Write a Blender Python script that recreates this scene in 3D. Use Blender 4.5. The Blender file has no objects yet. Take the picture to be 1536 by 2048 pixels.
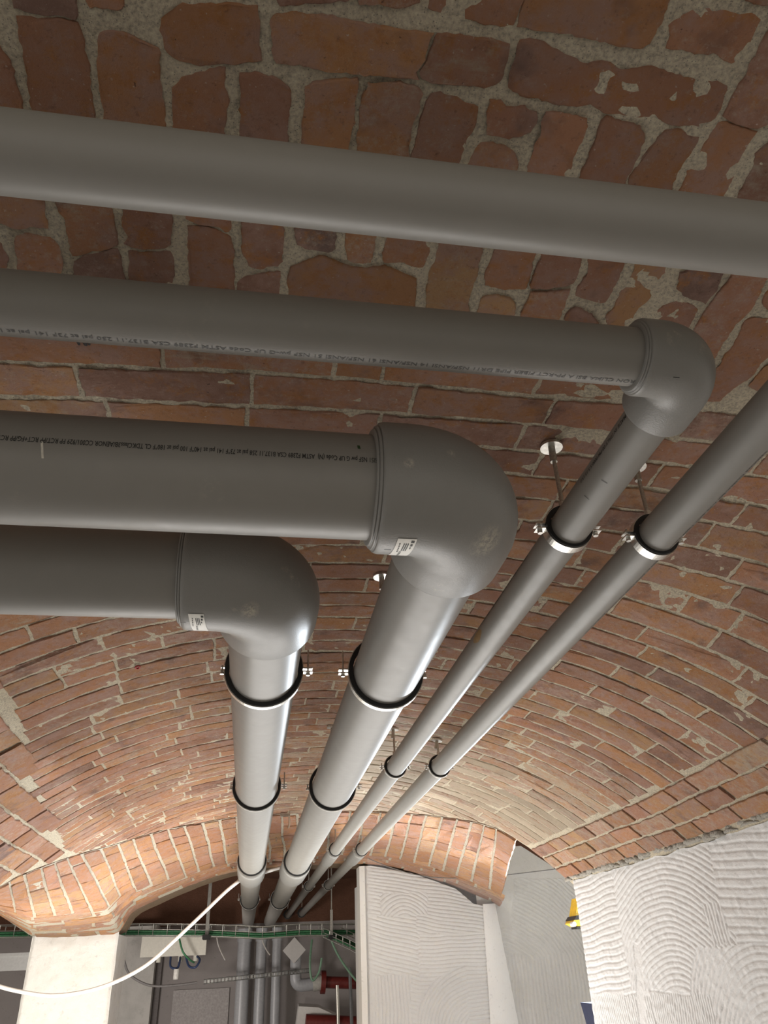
import bpy, math, random
import numpy as np
from mathutils import Vector, Matrix, noise as mn

# ------------------------------------------------------------------ camera, world, lamps, exposure
SC = bpy.context.scene
COL = SC.collection
F_PX, YAW, PIT, ROL = 1490.18, math.radians(10.369), math.radians(31.437), math.radians(-2.594)
fw = Vector((math.sin(YAW)*math.cos(PIT), math.cos(YAW)*math.cos(PIT), math.sin(PIT)))
r0 = Vector((math.cos(YAW), -math.sin(YAW), 0)); u0 = r0.cross(fw)
rt = r0*math.cos(ROL)+u0*math.sin(ROL); up = u0*math.cos(ROL)-r0*math.sin(ROL)
cam = bpy.data.cameras.new('camera'); cam_o = bpy.data.objects.new('camera', cam); COL.objects.link(cam_o)
cam_o.matrix_world = Matrix([[rt.x, up.x, -fw.x, 0], [rt.y, up.y, -fw.y, 0], [rt.z, up.z, -fw.z, 0], [0, 0, 0, 1]])
cam.sensor_fit = 'VERTICAL'; cam.sensor_height = 36.0; cam.sensor_width = 27.0
cam.lens = F_PX/2048*36.0; cam.clip_start = 0.01; cam.clip_end = 60
SC.camera = cam_o
W = bpy.data.worlds.new('world'); SC.world = W; W.use_nodes = True
W.node_tree.nodes['Background'].inputs[0].default_value = (1.0, 0.93, 0.84, 1)
W.node_tree.nodes['Background'].inputs[1].default_value = 0.62
SC.view_settings.view_transform = 'Standard'; SC.view_settings.look = 'None'
SC.view_settings.gamma = 1.0; SC.view_settings.use_curve_mapping = False
SC.view_settings.exposure = 0.28

def lamp(name, kind, loc, power, color, size=0.5, aim=None, size_y=None):
    l = bpy.data.lights.new(name, kind); l.energy = power; l.color = color
    if kind == 'AREA':
        l.size = size
        if size_y: l.shape = 'RECTANGLE'; l.size_y = size_y
    elif kind == 'POINT': l.shadow_soft_size = size
    o = bpy.data.objects.new(name, l); o.location = loc
    if aim: o.rotation_euler = (Vector(aim)-Vector(loc)).to_track_quat('-Z', 'Y').to_euler()
    COL.objects.link(o); return o
lamp('unseen_lamp', 'AREA', (-1.0, 4.9, -0.95), 34, (1.0, 0.93, 0.83), 0.35, (-1.25, 6.8, 0.0))
lamp('unseen_lamp', 'AREA', (0.25, 4.3, -1.45), 148, (1.0, 0.97, 0.93), 2.8, (0.25, 3.0, 1.0))
lamp('unseen_lamp', 'AREA', (2.12, 5.1, 0.25), 105, (0.84, 0.92, 1.0), 0.14, (0.3, 2.2, 0.62))
lamp('unseen_lamp', 'AREA', (2.1, 4.9, -0.9), 8, (0.92, 0.95, 1.0), 0.4, (1.4, 6.8, 0.1))  # added fill aimed at the pier, no real source there
lamp('unseen_lamp', 'AREA', (-1.6, 9.0, -0.6), 32, (1.0, 0.93, 0.88), 0.5, (-0.2, 12.4, 0.1))  # added behind the column to brighten the far room, no fixture known

# ------------------------------------------------------------------ helpers
rng = random.Random(7)
def n3(x, y, z): return mn.noise(Vector((x, y, z)))
def tag(o, label=None, cat=None, group=None, kind=None):
    if label: o['label'] = label
    if cat: o['category'] = cat
    if group: o['group'] = group
    if kind: o['kind'] = kind
    return o
def empty(name, loc=(0, 0, 0), **k):
    o = bpy.data.objects.new(name, None); o.location = loc; o.empty_display_size = 0.05
    COL.objects.link(o); bpy.context.view_layer.update() if False else None
    return tag(o, **k)

class MB:
    """collects shapes, then links them as one mesh object (world coordinates)"""
    def __init__(s): s.v = []; s.f = []; s.sm = []; s.t = []
    def add(s, v, f, smooth=True, tint=None):
        b = len(s.v); s.v += [tuple(p) for p in v]; s.f += [tuple(i+b for i in q) for q in f]
        s.sm += [smooth]*len(f)
        if tint is not None: s.t += [tint]*len(v)
    def box(s, a, b):
        x0, y0, z0 = a; x1, y1, z1 = b
        v = [(x0,y0,z0),(x1,y0,z0),(x1,y1,z0),(x0,y1,z0),(x0,y0,z1),(x1,y0,z1),(x1,y1,z1),(x0,y1,z1)]
        s.add(v, [(0,3,2,1),(4,5,6,7),(0,1,5,4),(1,2,6,5),(2,3,7,6),(3,0,4,7)], False)
    def tube(s, pts, rad, seg=16, cap=True, smooth=True):
        pts = [Vector(p) for p in pts]; n = len(pts)
        if not hasattr(rad, '__len__'): rad = [rad]*n
        tang = []
        for i in range(n):
            lo, hi = max(i-1, 0), min(i+1, n-1); d = pts[hi]-pts[lo]
            while d.length < 1e-7 and (lo > 0 or hi < n-1):
                lo, hi = max(lo-1, 0), min(hi+1, n-1); d = pts[hi]-pts[lo]
            tang.append(d.normalized())
        ref = Vector((0, 0, 1)) if abs(tang[0].z) < .9 else Vector((1, 0, 0))
        nx = (ref-tang[0]*ref.dot(tang[0])).normalized(); v = []
        for i in range(n):
            nx = (nx-tang[i]*nx.dot(tang[i])).normalized(); ny = tang[i].cross(nx)
            for k in range(seg):
                a = 2*math.pi*k/seg
                v.append(pts[i]+(nx*math.cos(a)+ny*math.sin(a))*rad[i])
        f = []
        for i in range(n-1):
            for k in range(seg):
                k2 = (k+1) % seg
                f.append((i*seg+k, i*seg+k2, (i+1)*seg+k2, (i+1)*seg+k))
        s.add(v, f, smooth)
        if cap:
            s.add(v[:seg], [tuple(range(seg))[::-1]], False); s.add(v[-seg:], [tuple(range(seg))], False)
    def ring(s, c, r1, r2, w, a0=0, a1=360, seg=48, axis='Y'):
        """rectangular-section ring (axis along Y) about c, inner r1, outer r2, width w"""
        n = max(3, int(seg*(a1-a0)/360)); full = abs(a1-a0-360) < 1e-6; m = n if full else n+1
        v = []
        for i in range(m):
            a = math.radians(a0+(a1-a0)*i/n); ca, sa = math.cos(a), math.sin(a)
            for r, y in ((r1, -w/2), (r2, -w/2), (r2, w/2), (r1, w/2)):
                v.append((c[0]+r*ca, c[1]+y, c[2]+r*sa))
        f = []
        for i in range(n):
            j = (i+1) % m
            for k in range(4):
                l = (k+1) % 4; f.append((i*4+k, j*4+k, j*4+l, i*4+l))
        if not full: f += [(0, 1, 2, 3), ((m-1)*4+3, (m-1)*4+2, (m-1)*4+1, (m-1)*4)]
        s.add(v, f, False)
    def build(s, name, mat, parent=None, **k):
        me = bpy.data.meshes.new(name); me.from_pydata(s.v, [], s.f)
        me.polygons.foreach_set('use_smooth', s.sm)
        if s.t:
            a = me.attributes.new('tint', 'FLOAT_COLOR', 'POINT')
            a.data.foreach_set('color', np.array(s.t, 'f').ravel())
        me.materials.append(mat); me.update()
        o = bpy.data.objects.new(name, me); COL.objects.link(o)
        if parent is not None:
            o.parent = parent; o.matrix_parent_inverse = parent_inv(parent)
        return tag(o, **k)
def parent_inv(p):
    # meshes are built in world coordinates and sit at the origin, so only the root Empty's offset is undone
    return Matrix.Translation(-p.location) if p.parent is None else Matrix.Identity(4)
def smooth01(a, b, x):
    t = min(max((x-a)/(b-a), 0), 1); return t*t*(3-2*t)
def lerp_tab(tab, x):
    if x <= tab[0][0]: return tab[0][1]
    for (a, p), (b, q) in zip(tab, tab[1:]):
        if x <= b: return p+(q-p)*(x-a)/(b-a)
    return tab[-1][1]

# ------------------------------------------------------------------ materials
def nmat(name):
    m = bpy.data.materials.new(name); m.use_nodes = True
    nt = m.node_tree; b = nt.nodes['Principled BSDF']
    return m, nt, b
def node(nt, t, **k):
    n = nt.nodes.new(t)
    for a, v in k.items(): setattr(n, a, v)
    return n
def noise(nt, vec, scale, detail=6, rough=.6):
    n = node(nt, 'ShaderNodeTexNoise'); n.inputs['Scale'].default_value = scale
    n.inputs['Detail'].default_value = detail; n.inputs['Roughness'].default_value = rough
    nt.links.new(vec, n.inputs['Vector']); return n.outputs['Fac']
def ramp(nt, fac, stops):
    n = node(nt, 'ShaderNodeValToRGB'); e = n.color_ramp.elements
    while len(e) < len(stops): e.new(.5)
    for i, (p, c) in enumerate(stops):
        e[i].position = p; e[i].color = (c, c, c, 1) if not hasattr(c, '__len__') else tuple(c)+(1,)
    nt.links.new(fac, n.inputs[0]); return n.outputs[0]
def mixc(nt, fac, a, b, mode='MIX'):
    n = node(nt, 'ShaderNodeMix', data_type='RGBA', blend_type=mode)
    for s, v in ((n.inputs[0], fac), (n.inputs[6], a), (n.inputs[7], b)):
        if hasattr(v, 'is_linked'): nt.links.new(v, s)
        else: s.default_value = v if not hasattr(v, '__len__') else tuple(v)+((1,) if len(v) == 3 else ())
    return n.outputs[2]
def mth(nt, op, a, b=0.0):
    n = node(nt, 'ShaderNodeMath', operation=op)
    for s, v in ((n.inputs[0], a), (n.inputs[1], b)):
        if hasattr(v, 'is_linked'): nt.links.new(v, s)
        else: s.default_value = v
    return n.outputs[0]
def bump(nt, b, h, dist, strength=1.0):
    n = node(nt, 'ShaderNodeBump'); n.inputs['Distance'].default_value = dist; n.inputs['Strength'].default_value = strength
    nt.links.new(h, n.inputs['Height']); nt.links.new(n.outputs[0], b.inputs['Normal'])
def wpos(nt): return node(nt, 'ShaderNodeNewGeometry').outputs['Position']

MORTAR = (0.76, 0.66, 0.50)
def brick_material():
    m, nt, b = nmat('brick'); P = wpos(nt)
    at = node(nt, 'ShaderNodeAttribute', attribute_name='tint'); sep = node(nt, 'ShaderNodeSeparateColor')
    nt.links.new(at.outputs['Color'], sep.inputs[0])
    base = ramp(nt, sep.outputs[0], [(0, (.24, .155, .125)), (.12, (.34, .185, .130)), (.35, (.46, .225, .140)), (.62, (.51, .245, .130)), (.85, (.55, .275, .125)), (1, (.57, .33, .165))])
    n1 = noise(nt, P, 14, 6, .68)
    c = mixc(nt, ramp(nt, n1, [(.44, 0.0), (.60, .85)]), base, (.48, .285, .215))
    n2 = noise(nt, P, 24, 6, .72)
    c = mixc(nt, ramp(nt, n2, [(.34, .8), (.47, 0.0)]), c, (.50, .215, .070))
    n3_ = noise(nt, P, 9, 4, .6)
    c = mixc(nt, ramp(nt, n3_, [(.58, 0.0), (.72, .7)]), c, (.19, .115, .095))
    c = mixc(nt, ramp(nt, noise(nt, P, 75, 8, .8), [(.28, .7), (.44, 0.0)]), c, (.15, .070, .048))
    # pale dust and mortar smears
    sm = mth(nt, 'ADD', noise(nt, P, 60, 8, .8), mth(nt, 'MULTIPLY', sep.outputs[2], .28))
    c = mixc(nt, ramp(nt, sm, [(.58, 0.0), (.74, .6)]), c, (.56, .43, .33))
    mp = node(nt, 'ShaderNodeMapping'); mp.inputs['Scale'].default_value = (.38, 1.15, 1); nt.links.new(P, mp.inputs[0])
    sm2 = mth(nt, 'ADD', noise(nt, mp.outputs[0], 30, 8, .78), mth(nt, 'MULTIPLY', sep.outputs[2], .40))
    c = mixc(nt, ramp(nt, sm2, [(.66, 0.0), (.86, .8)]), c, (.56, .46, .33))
    c = mixc(nt, ramp(nt, noise(nt, P, 170, 2, .5), [(.70, 0.0), (.76, .7)]), c, (.66, .52, .42))
    c = mixc(nt, ramp(nt, noise(nt, P, 120, 3, .6), [(.24, .8), (.30, 0.0)]), c, (.10, .05, .035))
    br = node(nt, 'ShaderNodeBrightContrast'); nt.links.new(c, br.inputs[0]); br.inputs[1].default_value = 0
    val = mixc(nt, 1.0, c, mixc(nt, sep.outputs[1], (.93, .96, .99), (1.25, 1.29, 1.33)), 'MULTIPLY')
    nt.links.new(val, b.inputs['Base Color']); b.inputs['Roughness'].default_value = .88
    b.inputs['Specular IOR Level'].default_value = .25
    h = mth(nt, 'ADD', mth(nt, 'MULTIPLY', noise(nt, P, 42, 9, .78), 1.2), mth(nt, 'MULTIPLY', noise(nt, P, 230, 4, .6), .3))
    bump(nt, b, h, .022, .9)
    return m
def mortar_material(name='mortar', col=MORTAR):
    m, nt, b = nmat(name); P = wpos(nt)
    n1 = noise(nt, P, 190, 5, .7); n2 = noise(nt, P, 12, 4, .6)
    d = tuple(x*.5 for x in col); l = tuple(min(1, x*1.4) for x in col)
    c = ramp(nt, n1, [(.3, d), (.5, col), (.72, l)])
    c = mixc(nt, ramp(nt, n2, [(.4, 0.0), (.75, .4)]), c, tuple(x*1.35 for x in col))
    v = node(nt, 'ShaderNodeTexVoronoi'); v.inputs['Scale'].default_value = 210; nt.links.new(P, v.inputs['Vector'])
    c = mixc(nt, ramp(nt, v.outputs['Distance'], [(.10, .8), (.2, 0.0)]), c, tuple(x*.33 for x in col))
    nt.links.new(c, b.inputs['Base Color']); b.inputs['Roughness'].default_value = .95
    b.inputs['Specular IOR Level'].default_value = .15
    h = mth(nt, 'ADD', noise(nt, P, 150, 6, .75), mth(nt, 'MULTIPLY', noise(nt, P, 40, 4, .6), 1.2))
    bump(nt, b, h, .014, 1.0)
    return m
def plaster_material(name, col, rough_scale=60, bd=.004, stain=.35, scol=None):
    m, nt, b = nmat(name); P = wpos(nt)
    n1 = noise(nt, P, 5, 6, .65); n2 = noise(nt, P, rough_scale, 6, .65)
    c = mixc(nt, ramp(nt, n1, [(.42, 0.0), (.72, stain)]), col, scol or tuple(x*.72 for x in col))
    c = mixc(nt, ramp(nt, n2, [(.30, .45), (.42, 0.0)]), c, tuple(x*.6 for x in col))
    nt.links.new(c, b.inputs['Base Color']); b.inputs['Roughness'].default_value = .85
    b.inputs['Specular IOR Level'].default_value = .2
    bump(nt, b, mth(nt, 'ADD', n2, mth(nt, 'MULTIPLY', noise(nt, P, 220, 3, .6), .4)), bd, .8)
    return m
def pp_material(name, col, rough=.36, dust=.5, br=.002):
    m, nt, b = nmat(name); P = wpos(nt)
    mp = node(nt, 'ShaderNodeMapping'); mp.inputs['Scale'].default_value = (1, 1, 1); nt.links.new(P, mp.inputs[0])
    n1 = noise(nt, mp.outputs[0], 9, 5, .6); n2 = noise(nt, mp.outputs[0], 70, 5, .7)
    c = mixc(nt, ramp(nt, n1, [(.45, 0.0), (.75, .22)]), col, tuple(x*1.25 for x in col))
    d = mth(nt, 'MULTIPLY', ramp(nt, noise(nt, mp.outputs[0], 11, 3, .5), [(.66, 0.0), (.72, 1.0)]), ramp(nt, n2, [(.5, 0.0), (.62, 1.0)]))
    c = mixc(nt, mth(nt, 'MULTIPLY', d, dust), c, (.40, .36, .29))
    nt.links.new(c, b.inputs['Base Color']); b.inputs['Specular IOR Level'].default_value = .42
    nt.links.new(ramp(nt, noise(nt, mp.outputs[0], 24, 5, .7), [(.3, rough-.02), (.7, rough+.05)]), b.inputs['Roughness'])
    bump(nt, b, noise(nt, mp.outputs[0], 420, 2, .5), br, .25) if br != .002 else None
    return m
def simple(name, col, rough=.5, metal=0.0, var=.15, scale=40, spec=.5):
    m, nt, b = nmat(name); P = wpos(nt)
    n1 = noise(nt, P, scale, 4, .6)
    c = mixc(nt, ramp(nt, n1, [(.35, 0.0), (.7, 1.0)]), tuple(x*(1-var) for x in col), tuple(min(1, x*(1+var)) for x in col))
    nt.links.new(c, b.inputs['Base Color']); b.inputs['Roughness'].default_value = rough
    b.inputs['Metallic'].default_value = metal; b.inputs['Specular IOR Level'].default_value = spec
    return m
M_BRICK = brick_material(); M_MORTAR = mortar_material()
M_PP = pp_material('grey_polypropylene', (.215, .204, .184), .43, .12); M_ELB = pp_material('grey_fitting', (.215, .209, .194), .42, .6, .0012)
def scuffs(m, spots):
    nt = m.node_tree; b = nt.nodes['Principled BSDF']; src = b.inputs['Base Color'].links[0].from_socket; P = wpos(nt)
    n = ramp(nt, noise(nt, P, 130, 6, .8), [(.42, 0.0), (.58, 1.0)]); c = src
    for p, r, k in spots:
        d = node(nt, 'ShaderNodeVectorMath', operation='DISTANCE'); nt.links.new(P, d.inputs[0]); d.inputs[1].default_value = p
        f = mth(nt, 'MULTIPLY', ramp(nt, mth(nt, 'DIVIDE', d.outputs['Value'], r), [(.25, 1.0), (1.0, 0.0)]), n)
        c = mixc(nt, mth(nt, 'MULTIPLY', f, k), c, (.50, .45, .36))
    nt.links.new(c, b.inputs['Base Color'])
scuffs(M_ELB, [((.326, .934, .536), .034, .75), ((-.022, 1.208, .536), .020, .75), ((.191, .832, .600), .009, .8), ((.255, .837, .625), .008, .6)])
M_STEEL = simple('zinc_steel', (.72, .71, .67), .28, 1.0, .18, 120); M_ROD = simple('threaded_rod', (.50, .48, .43), .4, 1.0, .25, 300)
M_RUB = simple('black_rubber', (.012, .012, .012), .6); M_INK = simple('black_ink', (.018, .018, .016), .6)
M_INK2 = simple('faded_ink', (.07, .066, .06), .5)
M_LAB = simple('white_label', (.78, .76, .70), .5, 0, .04)
M_PLAS = plaster_material('adhesive_plaster', (.73, .725, .715), 90, .003, .14)
M_PLASG = plaster_material('grey_plaster', (.40, .385, .34), 70, .003, .3)
M_BEAD = plaster_material('smooth_plaster', (.76, .745, .71), 40, .002, .12)
M_COLM = plaster_material('white_lime_plaster', (.86, .85, .82), 26, .008, .35, (.62, .59, .52))
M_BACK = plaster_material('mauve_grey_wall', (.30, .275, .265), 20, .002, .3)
M_BACK2 = plaster_material('pale_grey_wall', (.50, .485, .455), 8, .002, .6, (.33, .32, .30))
M_FLOOR = plaster_material('concrete_floor', (.42, .40, .37), 12, .004, .4)

# ------------------------------------------------------------------ vault surface
def vz(X, Y):
    s = smooth01(.9, 2.0, Y); a = .02+.18*s; b = .01+.035*s; d = X-.3
    return .895-.03*smooth01(1.6, 3, Y)-a*d*d-b*d**4
def vn(X, Y):
    e = .004
    n = Vector(((vz(X+e, Y)-vz(X-e, Y))/(2*e), (vz(X, Y+e)-vz(X, Y-e))/(2*e), -1)); return n.normalized()
def SV(X, Y, h=0.0): return Vector((X, Y, vz(X, Y)))+vn(X, Y)*h
YEND = [(-1.2, 3.50), (-1.093, 3.633), (-1.042, 3.727), (-.994, 3.793), (-.917, 3.969), (-.844, 4.144), (-.739, 4.385), (-.647, 4.533), (-.49, 4.696), (-.31, 4.881), (-.108, 4.965), (.075, 5.043), (.264, 5.08), (.43, 5.04), (.599, 4.929), (.874, 4.694), (1.063, 4.462), (1.229, 4.228), (1.313, 4.148), (1.439, 4.14), (1.66, 4.118)]
def yend(X): return lerp_tab(YEND, X)
GL = [(0, -.66), (2.059, -.675), (2.259, -.697), (2.504, -.714), (3.057, -.79), (3.347, -.815), (3.8, -.846), (4.2, -.87)]
GR = [(0, 1.488), (2.02, 1.488), (2.25, 1.467), (2.53, 1.458), (3.0, 1.456), (4.2, 1.46)]

def brick_geo(poly, S, seed, spacing=.012, amp=.003, proud=.006, rough=.0016, chips=True, mid=True, grow=0.0):
    """one brick: outline (2-D, metres) -> skirt in the mortar, arris, face; returns verts, faces"""
    P = [Vector(p) for p in poly]; n = len(P); B = []
    per = sum((P[(i+1) % n]-P[i]).length for i in range(n))
    for i in range(n):
        q = P[(i+1) % n]-P[i]; m = max(1, int(round(q.length/spacing)))
        for k in range(m): B.append(P[i]+q*(k/m))
    N = len(B)
    if spacing < .01: B = [B[k]*.8+(B[k-1]+B[(k+1) % N])*.1 for k in range(N)]
    C = sum(B, Vector((0, 0)))/N
    # inward direction via edge normals
    area = sum(B[k].x*B[(k+1) % N].y-B[(k+1) % N].x*B[k].y for k in range(N)); sg = 1 if area > 0 else -1
    nin = []
    for k in range(N):
        t = B[(k+1) % N]-B[k-1]; q = Vector((-t.y, t.x))*sg
        nin.append(q.normalized() if q.length > 1e-9 else Vector((0, 0)))
    sx = seed*1.37
    B = [B[k]+nin[k]*(amp*(n3(B[k].x*45+sx, B[k].y*45, sx)+.8*n3(B[k].x*130, B[k].y*130, sx+5)+.6*n3(B[k].x*310, B[k].y*310, sx+8))) - nin[k]*grow for k in range(N)]
    v = []; f = []; r = random.Random(seed)
    tilt = Vector((r.uniform(-1, 1), r.uniform(-1, 1)))*.014*min(1.0, .36/per)
    def H(p, h): return S(p.x, p.y, h)
    def face_h(p): return proud+(p-C).dot(tilt)+rough*(n3(p.x*28, p.y*28, sx)*1.2)
    for k in range(N): v.append(H(B[k]-nin[k]*.0008, -.012))
    for k in range(N):
        p = B[k]; chip = .0
        if chips:
            c = n3(p.x*22+9, p.y*22, sx+3)
            chip = max(0, c-.22)*.014
        v.append(H(p+nin[k]*chip, face_h(p)-.0014-chip*.5))
    for k in range(N): v.append(H(B[k]+nin[k]*(.0013+(.0022 if not chips else 0)), face_h(B[k])))
    for a in range(2):
        for k in range(N):
            k2 = (k+1) % N; q = (a*N+k, a*N+k2, (a+1)*N+k2, (a+1)*N+k)
            f.append(q if sg < 0 else q[::-1])
    cap = tuple(range(2*N, 3*N)); f.append(cap[::-1] if sg > 0 else cap)
    return v, f
def tint_for(r, x=0, y=0, smear=0.0, bias=0.0):
    return (min(1, max(0, r.betavariate(2.2, 2.0)+bias)), r.random(), min(1, max(0, smear+r.uniform(-.15, .2))), 1)

bricks = []          # (size key, verts, faces, tint)
def add_brick(lst, poly, S, seed, near, tint, key, **k):
    v, f = brick_geo(poly, S, seed, **k); lst.append((key, v, f, tint))
def key_of(poly, S):
    c = S(sum(p[0] for p in poly)/len(poly), sum(p[1] for p in poly)/len(poly), 0)
    x0 = min(p[0] for p in poly); x1 = max(p[0] for p in poly); y0 = min(p[1] for p in poly); y1 = max(p[1] for p in poly)
    d = c.normalized(); nrm = abs(d.z)
    x = c.dot(rt)/c.dot(fw)*F_PX; y = c.dot(up)/c.dot(fw)*F_PX
    inside = abs(x) < 800 and abs(y) < 1060
    return (0 if inside else 1, -(x1-x0)*(y1-y0)*nrm/c.length_squared)
TRACED=[[-291,431,-227,422,-228,446,-232,450,-258,450,-278,449,-294,448],
[-292,456,-261,453,-229,453,-227,472,-226,499,-226,534,-238,618,-308,620,-301,555,-295,508,-293,481],
[-337,483,-318,489,-312,504,-311,527,-310,556,-320,621,-377,627],
[-208,462,-189,458,-161,464,-147,470,-148,507,-147,542,-152,609,-223,617,-219,551,-218,504,-214,476],
[-220,421,-176,416,-181,435,-202,435,-215,439],
[-141,438,-123,422,-99,417,-38,412,-35,437,-32,468,-63,476,-102,483,-130,479,-140,469,-142,451],
[-22,419,-18,416,10,412,31,411,60,413,89,414,110,415,120,417,158,413,155,425,153,442,147,457,151,466,109,467,81,469,37,471,26,469,-16,469,-22,459,-24,428],
[161,413,182,412,229,411,246,413,248,437,248,457,230,465,211,466,164,469,152,465,149,456,155,442,158,424],
[256,407,279,404,302,412,329,420,338,422,370,416,387,422,420,413,459,418,523,422,529,440,529,462,517,475,473,478,450,474,390,476,366,469,339,473,282,469,256,462,255,445],
[65,383,134,374,135,385,125,389,121,393,98,395,71,396],
[142,373,248,358,247,381,244,394,230,396,195,396,166,393,146,390],
[250,358,406,336,406,353,408,368,407,390,400,397,379,397,348,396,306,395,276,394,248,395,249,380],
[431,347,445,346,460,347,468,344,486,345,505,346,520,348,520,360,521,382,520,390,513,398,499,393,491,391,480,392,458,393,429,391,426,379,418,369,430,357],
[486,324,529,318,538,330,513,334,491,333],
[-20,395,59,384,60,394,28,399,-14,408],
[553,334,534,361,534,380,535,400,537,424,537,458,555,463,590,468,602,457,649,455],
[-135,514,-123,501,-103,490,-80,484,-73,482,-75,500,-72,521,-75,559,-74,621,-141,629,-138,547],
[-56,488,-40,484,-20,484,-5,490,3,499,3,517,1,536,4,611,-57,618,-57,519],
[20,503,21,494,27,486,47,480,70,477,78,473,81,489,80,507,79,539,82,609,21,616,20,547],
[89,474,110,472,129,473,151,474,158,482,157,497,155,516,154,546,156,603,88,612,89,551,87,519,87,494],
[168,480,179,480,205,484,229,489,229,503,230,519,227,533,226,554,230,597,160,603,161,556,162,515,166,490],
[240,477,254,478,263,484,286,480,293,485,303,485,306,499,303,511,292,517,274,524,260,521,248,521,243,505],
[260,531,277,532,293,542,300,551,311,602,241,611,236,560,240,542,244,533],
[314,483,328,481,349,482,368,486,373,495,373,516,371,538,379,589,321,597,315,557,314,528,314,502],
[390,486,393,479,414,481,439,485,453,498,454,525,452,557,458,595,394,599,390,561,389,534,391,509],
[473,485,493,482,521,489,522,516,520,539,527,597,466,596,459,553,459,532,465,511,470,491],
[535,478,535,466,558,466,593,471,590,497,600,532,599,563,606,603,538,600,535,563,530,530,534,510],
[623,469,616,483,607,499,615,523,619,553,626,596,714,605,691,483],
[-382,648,-309,640,-315,689,-317,717,-318,729,-340,729,-357,734,-376,726,-404,725],
[-363,746,-344,742,-318,743,-309,757,-312,784,-327,838,-387,838,-370,789,-370,763],
[-417,751,-384,760,-384,786,-401,838,-451,838],
[-291,646,-228,639,-230,684,-228,707,-228,732,-228,748,-255,759,-294,773,-294,747,-293,714,-298,695],
[-294,778,-255,763,-228,752,-229,784,-226,812,-235,838,-308,838,-298,810],
[-207,643,-152,641,-151,683,-150,707,-155,739,-164,746,-206,751,-219,744,-212,730,-218,714],
[-215,756,-157,750,-152,767,-155,795,-161,838,-227,838,-222,812],
[-131,642,-71,639,-71,703,-74,709,-86,702,-116,699,-131,693],
[-130,704,-113,704,-86,708,-70,714,-67,740,-68,767,-67,815,-67,838,-134,838,-133,784],
[-55,641,-2,638,3,697,3,714,3,750,-4,760,-30,767,-46,763,-52,747,-56,730],
[-63,795,-37,780,1,770,0,818,4,838,-63,838],
[15,640,75,636,75,689,78,719,74,726,56,724,34,724,23,717,18,704],
[13,758,28,752,46,740,60,737,75,740,103,750,132,747,153,743,178,749,205,760,209,788,218,838,14,838],
[89,634,120,634,133,690,134,716,132,738,109,743,97,737,91,713,91,687],
[143,636,203,632,215,698,214,714,211,737,192,738,168,733,152,735,148,724,148,710],
[219,630,280,626,290,688,292,715,296,753,295,793,310,838,238,838,224,772,224,747,225,705,226,687],
[310,690,306,627,356,624,370,687,376,723,379,760,347,764,313,761,309,742,309,713],
[317,782,334,775,360,779,372,789,377,826,388,838,321,838,315,823],
[366,623,422,624,447,705,450,733,446,742,416,751,385,755,382,723,382,699],
[388,763,419,757,448,750,450,774,455,817,465,838,393,838,388,814],
[430,627,492,627,511,687,514,710,517,745,514,768,507,771,480,765,462,762,460,747,462,722,457,699],
[459,800,471,785,488,790,506,799,521,814,547,838,473,838],
[506,625,555,623,583,701,579,716,576,737,582,757,573,774,572,790,577,806,589,838,549,838,527,796,535,779,529,743,532,723,531,694],
[606,698,616,692,586,614,644,615,672,689,679,723,677,750,657,745,632,738,617,726],
[623,753,638,749,663,756,672,763,675,779,679,810,693,881,635,838,606,780,611,764],
[664,630,730,629,746,693,755,728,758,754,750,777,751,794,753,811,753,835,759,871,773,957,732,955,693,820,688,786,684,754,687,722,688,692],
[763,775,775,766,805,764,862,761,873,818,847,822,851,849,849,869,852,897,841,919,832,955,830,970,791,975,775,882,775,857,773,814],
[773,741,761,716,762,671,840,679,849,743,795,749],
[859,921,859,870,901,832,957,842,953,937,885,933]]

for i, q in enumerate(TRACED):
    poly = [(q[j]/1000, q[j+1]/1000) for j in range(0, len(q), 2)]
    r = random.Random(100+i); bias = 0.0
    cx = sum(p[0] for p in poly)/len(poly)
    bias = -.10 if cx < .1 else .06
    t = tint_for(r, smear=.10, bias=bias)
    if i == 51: t = (.06, .3, .0, 1)
    add_brick(bricks, poly, SV, 100+i, True, t, key_of(poly, SV), spacing=.0055, amp=.0026, proud=.0018+r.uniform(0, .0030), grow=.0008)

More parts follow.
